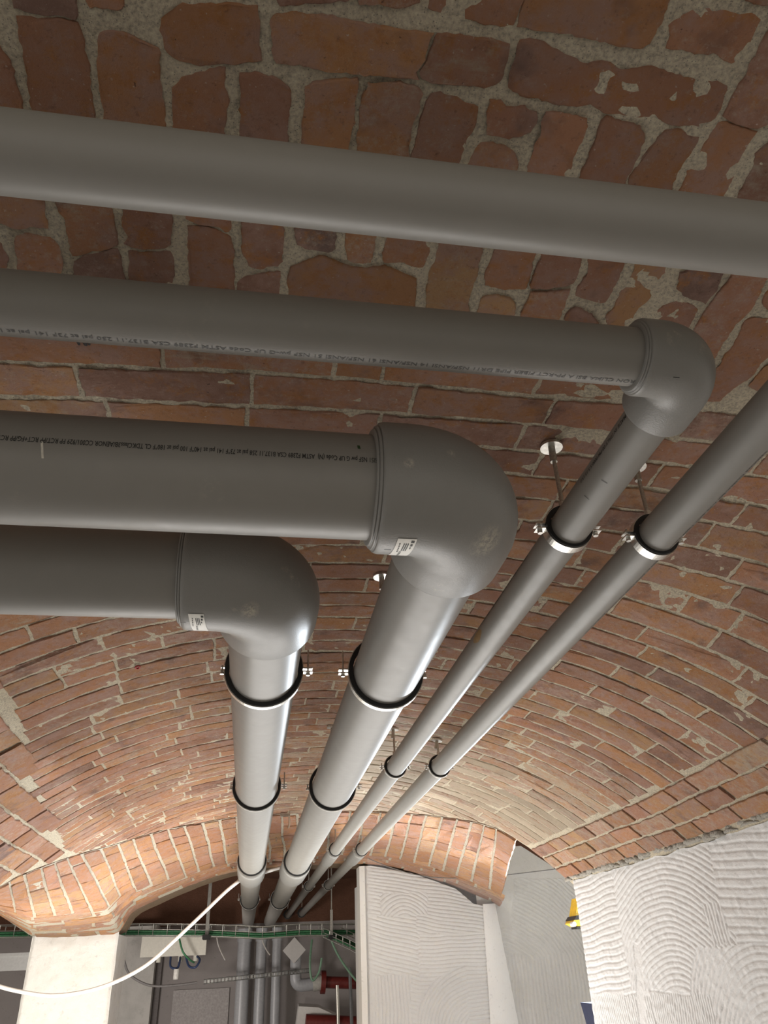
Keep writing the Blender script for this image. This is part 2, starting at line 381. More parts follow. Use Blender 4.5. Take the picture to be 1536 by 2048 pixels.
def course_poly(x0, x1, ya, yb, yclip=None):
    """quad between two wavy bed joints"""
    n = max(2, int((x1-x0)/.05)); g = .0038; gb = .0056
    top = []; bot = []
    for i in range(n+1):
        x = x0+g+(x1-x0-2*g)*i/n; top.append((x, ya(x)+gb)); bot.append((x, yb(x)-gb))
    return top+bot[::-1]
def line(Y, k): return lambda x: Y+.007*n3(x*2.2, k*3.1, 4.4)+.003*n3(x*9, k*1.7, 8.8)+.0016*n3(x*40, k*2.3, 1.8)
seed = 1000
def row(Ya, Yb, k, joints, S, S_clip=None, hi=None):
    global seed
    la, lb = line(Ya, k), line(Yb, k+1)
    for x0, x1 in zip(joints, joints[1:]):
        seed += 1; r = random.Random(seed)
        xm = (x0+x1)/2
        lbb = lb
        if lb(xm) > min(yend(x0), yend(x1))-.03:
            ok = [x0+(x1-x0)*i/24 for i in range(25) if la(x0+(x1-x0)*i/24) < yend(x0+(x1-x0)*i/24)-.022]
            if len(ok) < 4: continue
            x0, x1 = ok[0], ok[-1]; xm = (x0+x1)/2
            lbb = lambda x, lb=lb: min(lb(x), yend(x)+.002)
        poly = course_poly(x0, x1, la, lbb)
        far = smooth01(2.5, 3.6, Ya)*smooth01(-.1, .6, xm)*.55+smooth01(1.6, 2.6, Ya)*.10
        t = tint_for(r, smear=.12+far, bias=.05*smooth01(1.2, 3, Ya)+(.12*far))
        near = Ya < 2.3
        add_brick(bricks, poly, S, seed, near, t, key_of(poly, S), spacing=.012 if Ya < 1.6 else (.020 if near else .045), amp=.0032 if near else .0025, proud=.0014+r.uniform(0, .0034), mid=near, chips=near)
def joints_for(x0, x1, r, first=None):
    j = [x0]; x = x0+(first if first else r.choice((.12, .2, .26)))
    while x < x1-.07:
        j.append(x); x += r.uniform(.245, .30) if r.random() > .12 else .135
    j.append(x1); return j
PITCH = .0865
row(.845, .915, 0, [-.66, -.43, -.33, -.225, .065, .349, .653], SV)
row(.915, 1.0, 1, [-.72, -.47, -.188, .101, .187, .472, .68], SV)
row(1.0-.085+.085, 1.085, 2, [-.68, -.60, -.333, -.039, .254, .52, .80, 1.07, 1.33, 1.488], SV)
k = 3; Y = 1.085
while Y < 5.05:
    r = random.Random(500+k); p = PITCH*r.uniform(.94, 1.06)
    gl, gr = lerp_tab(GL, Y+p/2), lerp_tab(GR, Y+p/2)
    jag = r.uniform(-.012, .022)
    row(Y, Y+p, k, joints_for(gl+jag, gr-jag*.6, r), SV)
    Y += p; k += 1
# springer courses laid along Y beyond the groins
def haunch(xs, ylo, sgn, seed0):
    for i, (xa, xb) in enumerate(zip(xs, xs[1:])):
        r = random.Random(seed0+i); xm = (xa+xb)/2; y1 = min(yend(xa), yend(xb))-.004
        y = ylo+r.uniform(0, .2)
        # start where the groin is
        while y < y1-.06:
            L = min(r.uniform(.13, .29), y1-y)
            g = .0062; yc = y+L/2
            gx = lerp_tab(GL, yc) if sgn < 0 else lerp_tab(GR, yc)
            if (sgn > 0 and xm > gx) or (sgn < 0 and xm < gx):
                n = max(2, int(L/.06)); w = lambda yy, x: x+.004*n3(yy*3, x*20, 1)
                a = [(w(y+g+(L-2*g)*q/n, xa)+.005, y+g+(L-2*g)*q/n) for q in range(n+1)]
                b = [(w(y+g+(L-2*g)*q/n, xb)-.005, y+g+(L-2*g)*q/n) for q in range(n+1)]
                poly = a+b[::-1]
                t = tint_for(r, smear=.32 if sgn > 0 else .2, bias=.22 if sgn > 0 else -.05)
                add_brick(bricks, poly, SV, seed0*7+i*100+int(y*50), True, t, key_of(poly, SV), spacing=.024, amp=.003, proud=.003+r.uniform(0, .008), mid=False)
            y += L
haunch([1.462, 1.523, 1.580, 1.634], 1.1, 1, 3000)
haunch([-1.12, -1.055, -.988, -.92, -.85, -.775, -.70, -.655], 1.0, -1, 4000)
# rowlock bricks of the near arch past the edges of the frame
for i in range(9):
    x0 = .80+i*.083
    for (ya, yb) in ((.45, .70), (.71, .99)):
        if x0 < .98 and yb < .8 and False: continue
        if x0 < .92: continue
        r = random.Random(6000+i); poly = [(x0+.005, ya), (x0+.078, ya), (x0+.078, yb), (x0+.005, yb)]
        add_brick(bricks, poly, SV, 6000+i, False, tint_for(r), (2, 0), spacing=.03)
for i in range(7):
    x0 = -1.05+i*.083
    for (ya, yb) in ((.35, .58), (.59, .83)):
        if x0 > -.52: continue
        r = random.Random(6100+i); poly = [(x0+.005, ya), (x0+.078, ya), (x0+.078, yb), (x0+.005, yb)]
        add_brick(bricks, poly, SV, 6100+i, False, tint_for(r), (2, 0), spacing=.03)

# mortar body of the near vault
def grid_mesh(name, nu, nv, fn, mat, flip=False, **k):
    v = []
    for j in range(nv+1):
        for i in range(nu+1): v.append(fn(i/nu, j/nv))
    f = []
    for j in range(nv):
        for i in range(nu):
            a = j*(nu+1)+i; q = (a, a+1, a+nu+2, a+nu+1); f.append(q[::-1] if flip else q)
    b = MB(); b.add(v, f, True); return b.build(name, mat, **k)
XL, XR, YN = -1.14, 1.668, -.7
def mortar_pt(s, t):
    X = XL+(XR-XL)*s; ye = yend(X)
    Yv = YN+(.28-YN)*(t/.04) if t < .04 else .28+(ye-.28)*((t-.04)/.96)**1.25
    h = .0011+.0016*n3(X*60, Yv*60, 0)+.0022*n3(X*24, Yv*24, 7)+.0008*n3(X*150, Yv*150, 3)
    return SV(X, Yv, h)
ceiling = grid_mesh('ceiling', 210, 330, mortar_pt, M_MORTAR)
tag(ceiling, 'rough mortar body of the near brick vault over the pipes', kind='structure')
def emit_bricks(lst, parent, limit=300):
    lst.sort(key=lambda b: b[0])
    for key, v, f, t in lst[:limit]:
        b = MB(); b.add(v, f, False, t); b.build('brick', M_BRICK, parent)
    if len(lst) > limit:
        b = MB()
        for key, v, f, t in lst[limit:]: b.add(v, f, False, t)
        b.build('distant_bricks', M_BRICK, parent, kind='stuff')
emit_bricks(bricks, ceiling)
# charred timber plug stuck in the mortar beside the second pipe
b = MB(); rr = random.Random(3)
for i in range(7):
    x = -.318+.0045*i+rr.uniform(-.002, .002); y0 = .900+rr.uniform(-.006, .004); y1 = .948+rr.uniform(-.012, .006)
    z = vz(x, .93)
    b.tube([(x, y0, z-.006), (x+.001, (y0+y1)/2, z-.011-rr.uniform(0, .005)), (x+rr.uniform(-.002, .002), y1, z-.004)], [.003, .004, .002], 6)
b.build('timber_plug', simple('charred_wood', (.03, .022, .018), .9, 0, .4, 200), ceiling, label='charred timber plug set in the mortar')

b = MB(); cx_, cy_ = -.358, 2.19
pts = [SV(cx_+.006*math.cos(a), cy_+.010*math.sin(a), .0075) for a in [2*math.pi*i/14 for i in range(15)]]
b.tube(pts, .0024, 6); b.build('laser_spot', simple('red_laser_spot', (.35, .02, .02), .7), ceiling, label='tiny red laser ring painted on a brick')  # red laser light on the brick, put in as a coloured ring

# ------------------------------------------------------------------ far lunette and arch ring
U = [(-1.093, 3.633), (-1.042, 3.727), (-.994, 3.793), (-.917, 3.969), (-.844, 4.144), (-.739, 4.385), (-.647, 4.533), (-.49, 4.696), (-.31, 4.881), (-.108, 4.965), (.075, 5.043), (.264, 5.08), (.599, 4.929), (.874, 4.694), (1.063, 4.462), (1.229, 4.228), (1.313, 4.148), (1.439, 4.14)]
LW = [(-2.045, .572), (-1.818, .434), (-1.597, .308), (-1.29, .298), (-.981, .311), (-.901, .454), (-.729, .529), (-.489, .622), (-.279, .69), (-.082, .733), (.131, .747), (.404, .757), (.737, .766), (1.117, .742), (1.455, .661), (1.748, .552), (2.018, .443), (2.09, .40)]
YA = 6.8
Up = [Vector((x, y, vz(x, y))) for x, y in U]; Lp = [Vector((x, YA, z)) for x, z in LW]
mid_ = [(a+b)/2 for a, b in zip(Up, Lp)]
cum = [0.0]
for a, b in zip(mid_, mid_[1:]): cum.append(cum[-1]+max((b-a).length, .12))
LU = cum[-1]; LV = 2.0
def polyat(P, u):
    u = min(max(u, 0), LU-1e-6)
    for i in range(len(cum)-1):
        if u <= cum[i+1]:
            return P[i].lerp(P[i+1], (u-cum[i])/(cum[i+1]-cum[i]))
    return P[-1]
def S0(u, v): return polyat(Up, u).lerp(polyat(Lp, u), v/LV)
def SL(u, v, h=0.0):
    p = S0(u, v)
    a = S0(u+.01, v)-S0(u-.01, v); c = S0(u, v+.01)-S0(u, v-.01)
    n = a.cross(c)
    if n.length < 1e-9: return p
    n.normalize()
    if n.dot(-p) < 0: n = -n
    return p+n*h
lun = grid_mesh('ceiling_far', 150, 60, lambda s, t: SL(s*LU*.975, t*LV, .004+.004*n3(s*60, t*30, 1)), mortar_material('lime_mortar', (.68, .62, .50)))
tag(lun, 'lamplit orange brick cross vault above the white column', kind='structure')
lun['label'] = 'orange brick lunette and arch between the near vault and the white column'
lb = []
def lquad(u0_, u1_, v0, v1, g=.009, n=3):
    top = [(u0_+g+(u1_-u0_-2*g)*i/n, v0+.008) for i in range(n+1)]; bot = [(u0_+g+(u1_-u0_-2*g)*i/n, v1-.008) for i in range(n+1)]
    sd = lambda p: (p[0]+.010*n3(p[1]*2.2, p[0]*3, 2), p[1]+.012*n3(p[0]*5, p[1]*4, 6))
    return [sd(p) for p in top]+[sd(p) for p in bot[::-1]]
u = 0.02; i = 0
while u < LU-.1:
    r = random.Random(7000+i); w = r.uniform(.098, .118); u1 = min(u+w, LU)
    um = u+w/2
    vc = lerp_tab([(0, 1.0), (cum[3], 1.15), (cum[5], 1.25), (cum[7], 1.55), (cum[10], 1.62), (LU, 1.55)], um)
    v = -.0+r.uniform(-.25, 0)
    while v < vc-.02:
        L = r.uniform(.30, .46) if r.random() < .7 else .22
        v1 = min(v+L, vc)
        if v1-max(v, .0) > .05:
            poly = lquad(u, u1, max(v, .0), v1)
            add_brick(lb, poly, SL, 7000+i*13+int(v*20), False, tint_for(r, smear=.16, bias=.20), (0, -w*L/(4+v)), spacing=.035, amp=.004, proud=.007+r.uniform(0, .006), mid=False, rough=.003)
        v += L
    u = u1; i += 1
# horizontal ring courses below
for q in range(5):
    u = .03+.12*(q % 2)
    while u < LU-.12:
        r = random.Random(9000+q*100+int(u*20)); L = r.uniform(.26, .34); um = u+L/2
        vc = lerp_tab([(0, 1.0), (cum[3], 1.15), (cum[5], 1.25), (cum[7], 1.55), (cum[10], 1.62), (LU, 1.55)], um)
        nrow = max(3, round((LV-vc)/.16)) ; hh = (LV-vc)/nrow
        if q < nrow:
            poly = lquad(u, min(u+L, LU), vc+hh*q, vc+hh*(q+1), .009, 4)
            add_brick(lb, poly, SL, 9000+q*77+int(u*30), False, tint_for(r, smear=.28, bias=.18), (0, -L*.1/(4+vc)), spacing=.035, amp=.004, proud=.007+r.uniform(0, .006), mid=False, rough=.003)
        u += L
emit_bricks(lb, lun)
# soffit of the arch going back from its lower edge
b = MB(); nS = 60; vv = []
for j in range(4):
    for i in range(nS+1):
        p = polyat(Lp, LU*i/nS); vv.append((p.x, YA+.14*j, p.z+.006*n3(p.x*9, j*2, 3)))
ff = []
for j in range(3):
    for i in range(nS):
        a = j*(nS+1)+i; ff.append((a, a+1, a+nS+2, a+nS+1))
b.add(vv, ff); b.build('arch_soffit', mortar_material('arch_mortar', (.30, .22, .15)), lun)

# ------------------------------------------------------------------ combed plaster walls
def saw(p):
    f = p-math.floor(p); t = abs(f-.5)*2; return smooth01(.04, .42, t)
def comb(regs, a, z, pitch):
    wob = .012*n3(a*5, z*5, 3); a2 = a+wob; z2 = z+.012*n3(a*5, z*5, 9); out = None
    aj = a+.02*n3(a*9, z*9, 1); zj = z+.02*n3(a*9, z*9, 5)
    for test, pat, pp in regs:
        if test(aj, zj):
            if pat[0] == 'arc': ph = math.hypot((a2-pat[1])*pat[3], z2-pat[2])
            elif pat[0] == 'dir': c, s = math.cos(math.radians(pat[1])), math.sin(math.radians(pat[1])); ph = -a2*s+z2*c
            else: return 0.0
            out = saw(ph/pp); 
    return out if out is not None else 0.0
RWX = 1.65
R_REG = [
 (lambda y, z: True, ('dir', 3), .024),
 (lambda y, z: y > 3.52, ('dir', -4), .026),
 (lambda y, z: 2.70 < y < 3.60 and z > -.12, ('arc', 3.20, -.32, .85), .0205),
 (lambda y, z: y < 2.74 and z > .06, ('dir', 5), .028),
 (lambda y, z: z < .02+.0*y and math.hypot(y-2.60, z+.42) < .58, ('arc', 2.60, -.42, 1.0), .0225),
 (lambda y, z: 2.95 < y < 3.42 and -.26 < z < -.13, ('dir', 92), .017),
 (lambda y, z: y > 3.42 and z < -.14, ('dir', 80), .020),
 (lambda y, z: 2.74 < y < 2.86 and .03 < z < .15, ('dir', 84), .02),
 (lambda y, z: 2.95 < y < 3.5 and z < -.235, ('arc', 3.2, -.55, .8), .022),
 (lambda y, z: 3.52-.25*(z+.3) < y < 3.60-.25*(z+.3) and z < .05, ('flat',), 1)]
def rw_pt(s, t):
    yy = 4.115-(4.115-2.0)*s; zt = vz(RWX, yy)-.004+.012*n3(yy*9, 0, 2); zz = -.5+(zt+.5)*t
    h = .0038*comb(R_REG, yy, zz, .02)*(1-.8*smooth01(-.03, 0, zz-zt))+.0022*n3(yy*40, zz*40, 0)+.006*n3(yy*3, zz*3, 2)
    e = smooth01(4.115, 4.06, yy)
    return Vector((RWX-h*e+.02*(1-e), yy, zz))
wall_right = grid_mesh('wall_right', 520, 230, rw_pt, M_PLAS)
tag(wall_right, 'white adhesive plaster wall combed with trowel ridges on the right', kind='structure')
b = MB(); b.box((RWX+.015, -1.0, -1.6), (2.35, 4.10, .33)); b.box((RWX, -1.0, -1.6), (RWX+.2, 2.0, .45)); b.box((RWX+.0005, 2.0, -1.6), (RWX+.02, 4.114, -.49))
b.build('wall_core', M_PLAS, wall_right)
# ragged mortar along the springing line
b = MB(); rr = random.Random(12)
for i in range(46):
    y = 2.25+1.87*i/45+rr.uniform(-.02, .02); z = vz(RWX, y)+rr.uniform(-.004, .012); L = rr.uniform(.02, .06); hh = rr.uniform(.006, .018)
    pts = [(RWX-.004, y-L, z), (RWX-.012, y-L*.5, z+hh*.5), (RWX-.016, y, z+hh*.6), (RWX-.012, y+L*.5, z+hh*.3), (RWX-.004, y+L, z)]
    b.tube(pts, [.002, hh*.7, hh, hh*.7, .002], 6)
b.build('mortar_droppings', mortar_material('pale_mortar', (.58, .54, .47)), wall_right, kind='stuff')

CTOP = [(.90, .735), (.99, .735), (1.32, .675), (1.54, .602), (1.70, .545), (1.84, .43), (1.93, .41), (2.0, .425)]
C_REG = [
 (lambda x, z: True, ('dir', -9), .026),
 (lambda x, z: x < 1.35 and z < .36, ('dir', -14), .028),
 (lambda x, z: 1.05 < x < 1.45 and .36 < z < .52, ('arc', 1.25, .25, 1), .027),
 (lambda x, z: 1.36 < x and z < .22, ('dir', 0), .027),
 (lambda x, z: x < 1.28 and z < -.05, ('dir', 90), .028),
 (lambda x, z: math.hypot(x-1.75, z+.42) < .40+.1*(1.75-x) and x < 1.72, ('arc', 1.78, -.46, 1), .027)]
def cw_pt(s, t):
    xl = .905; xr = lerp_tab([(-.6, 1.96), (.42, 1.93)], t*.9-.5)
    X = xl+(xr-xl)*s; zt = lerp_tab(CTOP, X)-.006; Z = -.55+(zt+.55)*t
    h = .0075*comb(C_REG, X, Z, .027)*smooth01(0, .12, X-xl-.02)+.003*n3(X*30, Z*30, 0)
    e = smooth01(.905, .93, X)
    return Vector((X, 6.76-h+.03*(1-e), Z))
wall_center = grid_mesh('wall_center', 230, 250, cw_pt, plaster_material('pier_plaster', (.62, .61, .585), 90, .003, .22), flip=False)
tag(wall_center, 'white combed plaster infill pier under the far arch', kind='structure')
b = MB(); b.box((.912, 6.765, -1.6), (1.955, 7.2, .40)); b.box((.906, 6.775, -1.6), (1.3, 7.2, .60)); b.build('wall_core', M_PLAS, wall_center)
b = MB()
for x0, x1 in ((.893, .935),): ZT = .728; b.add([(x0, 6.765, -1.0), (x1, 6.742, -1.0), (x1, 6.742, ZT), (x0, 6.765, ZT), (x0, 6.95, -1), (x0, 6.95, ZT)], [(0, 1, 2, 3), (4, 0, 3, 5), (3, 2, 5)], False)
b.build('corner_bead', M_BEAD, wall_center)
b = MB()
nb = 40
vv = []
for i in range(nb+1):
    Z = -1.0+1.42*i/nb; cl = lerp_tab([(-1, 1.83), (-.4, 1.885), (.42, 1.915)], Z); cr = lerp_tab([(-1, 2.13), (-.4, 2.105), (.42, 2.02)], Z)
    vv += [(cl+.006*n3(Z*20, 0, 0), 6.745, Z), (cr+.006*n3(Z*20, 5, 0), 6.735, Z), (cr+.02, 6.95, Z)]
ff = []
for i in range(nb): ff += [(i*3, i*3+1, i*3+4, i*3+3), (i*3+1, i*3+2, i*3+5, i*3+4)]
b.add(vv, ff); b.build('corner_bead', M_BEAD, wall_center, label='smooth white plaster strip down the right edge of the pier')

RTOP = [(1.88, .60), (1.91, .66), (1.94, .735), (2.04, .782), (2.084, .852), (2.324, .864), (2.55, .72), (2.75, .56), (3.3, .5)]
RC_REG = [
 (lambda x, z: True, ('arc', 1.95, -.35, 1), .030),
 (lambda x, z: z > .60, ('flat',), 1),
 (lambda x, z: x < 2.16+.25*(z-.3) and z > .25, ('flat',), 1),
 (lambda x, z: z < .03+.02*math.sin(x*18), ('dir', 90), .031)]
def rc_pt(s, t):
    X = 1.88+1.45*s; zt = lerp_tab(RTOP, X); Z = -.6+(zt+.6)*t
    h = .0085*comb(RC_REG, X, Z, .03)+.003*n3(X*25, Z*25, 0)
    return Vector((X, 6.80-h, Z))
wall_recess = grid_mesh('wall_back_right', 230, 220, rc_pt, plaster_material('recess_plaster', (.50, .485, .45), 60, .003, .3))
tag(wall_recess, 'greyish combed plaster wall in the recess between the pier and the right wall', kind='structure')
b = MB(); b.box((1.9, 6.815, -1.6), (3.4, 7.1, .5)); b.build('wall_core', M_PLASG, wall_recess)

# ------------------------------------------------------------------ white column on the left
def col_pt(s, t):
    X = -1.600+.628*s; Z = -1.55+1.875*t
    X += .006*n3(0, Z*6, s*3); e = min(s, 1-s); rr_ = smooth01(0, .035, e)
    top = .012*n3(X*8, 3, 1)
    return Vector((X+.025*(0.5-s)*0, 6.79+.02*(1-rr_)+.004*n3(X*14, Z*14, 4)+.003*n3(X*50, Z*50, 2), Z+(top if t > .98 else 0)))
colm = grid_mesh('column', 60, 170, col_pt, M_COLM)
tag(colm, 'white plastered square column carrying the left arch', kind='structure')
b = MB()
b.box((-1.598, 6.808, -1.55), (-.974, 7.35, .30)); b.build('column_core', M_COLM, colm)

# ------------------------------------------------------------------ room shell beyond and behind
b = MB(); b.box((-6, -3, -1.65), (6, 13, -1.55)); tag(b.build('floor', M_FLOOR), 'grey concrete floor', kind='structure')
b = MB(); b.box((-5, 12.4, -1.6), (4.5, 12.6, .62)); wb = b.build('wall_back', M_BACK); tag(wb, 'mauve grey painted wall at the far end', kind='structure')
M_DB = mortar_material('dark_brick_mortar', (.17, .085, .055))
b = MB(); b.box((-5, 12.39, .62), (4.5, 12.6, 1.6)); b.build('brick_band', M_DB, wb)
b = MB(); n = 40; vv = []
for j in range(9):
    for i in range(n+1):
        x = -5+9.5*i/n; vv.append((x, 7.1+5.4*j/8, 1.25-.05*abs(math.sin((x+.4)*1.1))**2*2))
ff = []
for j in range(8):
    for i in range(n): a = j*(n+1)+i; ff.append((a, a+1, a+n+2, a+n+1))
b.add(vv, ff); tag(b.build('ceiling_back', M_DB), 'dark brown brick ceiling of the far room', kind='structure')
# wall mass over the arch, closes the gap between the vaults
b = MB(); b.box((-5, 7.2, .86), (4.5, 7.3, 1.5)); b.box((-5, 7.2, .45), (-2.0, 7.3, .9)); b.box((2.1, 7.15, .3), (4.5, 7.3, .95)); tag(b.build('wall_arch', M_DB), 'brick wall over the far arch', kind='structure')
b = MB(); b.box((-1.50, -1.0, -1.6), (-1.13, 3.45, .36)); tag(b.build('wall_left', M_PLAS), 'plastered wall on the left under the vault', kind='structure')
# pale pilaster on the back wall
b = MB(); b.box((-2.1, 12.1, -1.6), (-1.21, 12.41, .62)); b.build('pilaster', M_BACK2, wb, label='pale stained pilaster beside the white column')
b = MB(); b.box((-1.21, 12.3, -1.6), (-1.13, 12.41, .5)); b.build('trim', simple('dark_trim', (.13, .115, .11), .7), wb, label='dark vertical strip')
b = MB(); b.box((-.95, 12.37, -1.6), (-.2, 12.405, -.15)); b.build('wall_panel', simple('pale_panel', (.36, .335, .325), .7), wb, label='slightly paler panel low on the wall')

# ------------------------------------------------------------------ pipes
ZS, ZB = .69, .62
def bend(c, r, n=14):
    """quarter bend from +X travel to +Y travel; c = corner of the two axes"""
    cx, cy, z = c[0]-r, c[1]+r, c[2]
    return [(cx+r*math.sin(a), cy-r*math.cos(a), z) for a in [math.pi/2*i/n for i in range(n+1)]]
def elbow(X, Y, Z, r, re, ls, lo, parent):
    b = MB(); xs = X-ls; rc = re*1.03; k = re/.1
    pts = []; rad = []
    for dx, rr_ in ((0, r*.99), (0, re*.875), (.002, re*.89), (.0035, re*.89), (.0040, re*.875), (.0046, re*.93), (.0062, re*.94), (.0080, re*.94), (.0086, re*.925), (.0092, re*.97), (.011, re*.985), (.016, re*.998), (.022, re)):
        pts.append((xs+dx*k, Y, Z)); rad.append(rr_)
    bp = bend((X, Y, Z), rc)
    pts += bp; rad += [re]*len(bp)
    for dy, rr_ in ((lo-.005*k, re), (lo-.0015*k, re*.99), (lo, re*.975), (lo, r*.99)):
        pts.append((X, Y+dy, Z)); rad.append(rr_)
    b.tube(pts, rad, 64, cap=False)
    return b.build('elbow', M_ELB, parent, label='grey ninety degree elbow fitting')
def pipe(p0, p1, r, parent, mat=None, name='pipe', seg=64):
    b = MB(); n = max(2, int((Vector(p1)-Vector(p0)).length/.4))
    b.tube([Vector(p0).lerp(Vector(p1), i/n) for i in range(n+1)], r, seg); return b.build(name, mat or M_PP, parent)
def sleeve(x, z, r, y0, y1, parent, axis='Y'):
    b = MB(); b.tube([(x, y0, z), (x, y0, z), (x, y0+.012, z), (x, y0+.05, z), (x, y1-.05, z), (x, y1-.02, z), (x, y1, z), (x, y1, z)], [r*.98, r*1.13, r*1.2, r*1.22, r*1.22, r*1.2, r*1.12, r*.98], 48, cap=False)
    return b.build('coupling', M_ELB, parent)
def lettering(text, place, length, height, mat, parent, cap=.68):
    cu = bpy.data.curves.new('lettering', 'FONT'); cu.body = text; cu.size = 1.0; cu.offset = .012
    try: cu.resolution_u = 2
    except Exception: pass
    o = bpy.data.objects.new('lettering_source', cu); COL.objects.link(o)
    dg = bpy.context.evaluated_depsgraph_get(); me = bpy.data.meshes.new_from_object(o.evaluated_get(dg))
    vs = [v.co.copy() for v in me.vertices]; fs = [tuple(p.vertices) for p in me.polygons]
    bpy.data.objects.remove(o); bpy.data.curves.remove(cu); bpy.data.meshes.remove(me)
    w = max(v.x for v in vs); b = MB()
    b.add([place(v.x/w*length, (v.y-cap/2)/cap*height) for v in vs], fs, False)
    return b.build('lettering', mat, parent)
def on_x(Y0, Z0, R, phi, x_start):       # reads towards -X, letter tops towards +phi
    def f(s, t):
        a = math.radians(phi)+t/R; return (x_start-s, Y0+(R+.0004)*math.cos(a), Z0+(R+.0004)*math.sin(a))
    return f
def on_y(X0, Z0, R, phi, y_start):       # reads towards +Y
    def f(s, t):
        a = math.radians(phi)+t/R; return (X0+(R+.0004)*math.cos(a), y_start+s, Z0+(R+.0004)*math.sin(a))
    return f
def patch_x(b, Y0, Z0, R, x0, x1, p0, p1, n=14, skew=0.0):
    v = []
    for i in range(n+1):
        a = math.radians(p0+(p1-p0)*i/n); o = skew*i/n
        v += [(x0+o, Y0+R*math.cos(a), Z0+R*math.sin(a)), (x1+o, Y0+R*math.cos(a), Z0+R*math.sin(a))]
    b.add(v, [(2*i, 2*i+1, 2*i+3, 2*i+2) for i in range(n)], True)
def sticker(Y0, Z0, R, x0, x1, p0, p1, parent, skew):
    b = MB(); patch_x(b, Y0, Z0, R+.0006, x0, x1, p0, p1, 14, skew); st = b.build('sticker', M_LAB, parent, label='white printed barcode sticker')
    b = MB(); r = random.Random(5); w = x1-x0; dp = p1-p0
    x = x0+w*.40
    while x < x0+w*.68:
        t = w*r.choice((.03, .045, .06)); o = skew*.2; patch_x(b, Y0, Z0, R+.0009, x+o, x+t+o, p0+dp*.16, p0+dp*.50, 4, skew*.34); x += t+w*r.choice((.03, .045))
    for q in range(3): patch_x(b, Y0, Z0, R+.0009, x0+w*.76+skew*.2, x0+w*(.93-.05*q)+skew*.2, p0+dp*(.05+.13*q), p0+dp*(.13+.13*q), 3, skew*.05)
    for q in range(5): patch_x(b, Y0, Z0, R+.0009, x0+w*.17+skew*.25, x0+w*.24+skew*.25, p0+dp*(.16+.09*q), p0+dp*(.21+.09*q), 3, skew*.05)
    for q in range(4): patch_x(b, Y0, Z0, R+.0009, x0+w*.34+skew*.5, x0+w*.46+skew*.5, p0+dp*(.55+.1*q), p0+dp*(.6+.1*q), 3, skew*.05)
    b.build('sticker_print', M_INK, st)
def dash_x(Y0, Z0, R, x, phi, L, parent, w=.0012, mat=None):
    b = MB(); patch_x(b, Y0, Z0, R+.0004, x, x+L, phi, phi+math.degrees(w/R), 2); b.build('pen_mark', mat or M_INK, parent)

# run 1: top transverse pipe
g = 'grey polypropylene pipe runs under the vault'
run = empty('pipe', (.4, .455, .649), label='nearest grey pipe crossing the whole frame at the top, without a bend', cat='pipe', group=g)
pipe((-.95, .455, .649), (1.3, .455, .649), .0375, run)
# run 2: second transverse pipe + elbow + long pipe C
XC, YC, RT2, RC_ = .5588, .683, .0392, .0362
run = empty('pipe_run', (XC, YC, ZS), label='slim grey pipe turning at the upper right elbow and running back third from left', cat='pipe', group=g)
pipe((-.95, YC, ZS), (XC-.06, YC, ZS), RT2, run)
ec = elbow(XC, YC, ZS, RT2, .0520, .086, .102, run)
pipe((XC, YC+.07, ZS), (XC, 12.38, ZS), RC_, run)
sleeve(XC, ZS, RC_, 5.52, 6.05, run)
lettering('NIRON CLIMA BSI A PP-RCT FIBER PIPE DR11 NSF/ANSI 14 NSF/ANSI 61 NSF/ANSI 51 NSF pw-G UP Code ASTM F2389 CSA B137.11 250 psi at 73F 141 psi at 140F 100 psi', on_x(YC, ZS, RT2, 279, .485), .86, .0064, M_INK2, run)
lettering('7730 - MADE IN ITALY 00 PM 0000 S 5-15 15.0', on_y(XC, ZS, RC_, 177, .775), .21, .0062, M_INK, run)
lettering('NIRON CLIMA BSI A PP-RCT FIBER DR11 CSA B137.11', on_y(XC, ZS, RC_, 160, 1.27), .36, .0055, M_INK, run)
b = MB(); n = 10; v = []
for i in range(n+1):
    a = math.radians(168+38*i/n); wv = .03*math.sin(math.pi*i/n)+.008
    for s in (-1, 1): v.append((XC+(RC_+.0004)*math.cos(a), 1.66+s*wv, ZS+(RC_+.0004)*math.sin(a)))
b.add(v, [(2*i, 2*i+1, 2*i+3, 2*i+2) for i in range(n)]); b.build('rust_stain', simple('rust_stain', (.27, .17, .07), .6, 0, .3, 60), run, label='orange brown stain')
for y, ph in ((.935, 225), (.992, 212)):
    b = MB(); v = []
    for i in range(5):
        a = math.radians(ph+18*i/4)
        v += [(XC+(RC_+.0004)*math.cos(a), y, ZS+(RC_+.0004)*math.sin(a)), (XC+(RC_+.0004)*math.cos(a), y+.0018, ZS+(RC_+.0004)*math.sin(a))]
    b.add(v, [(2*i, 2*i+1, 2*i+3, 2*i+2) for i in range(4)]); b.build('pen_mark', M_INK2, run)
dash_x(YC, ZS, .0520, .512, 248, .009, run)
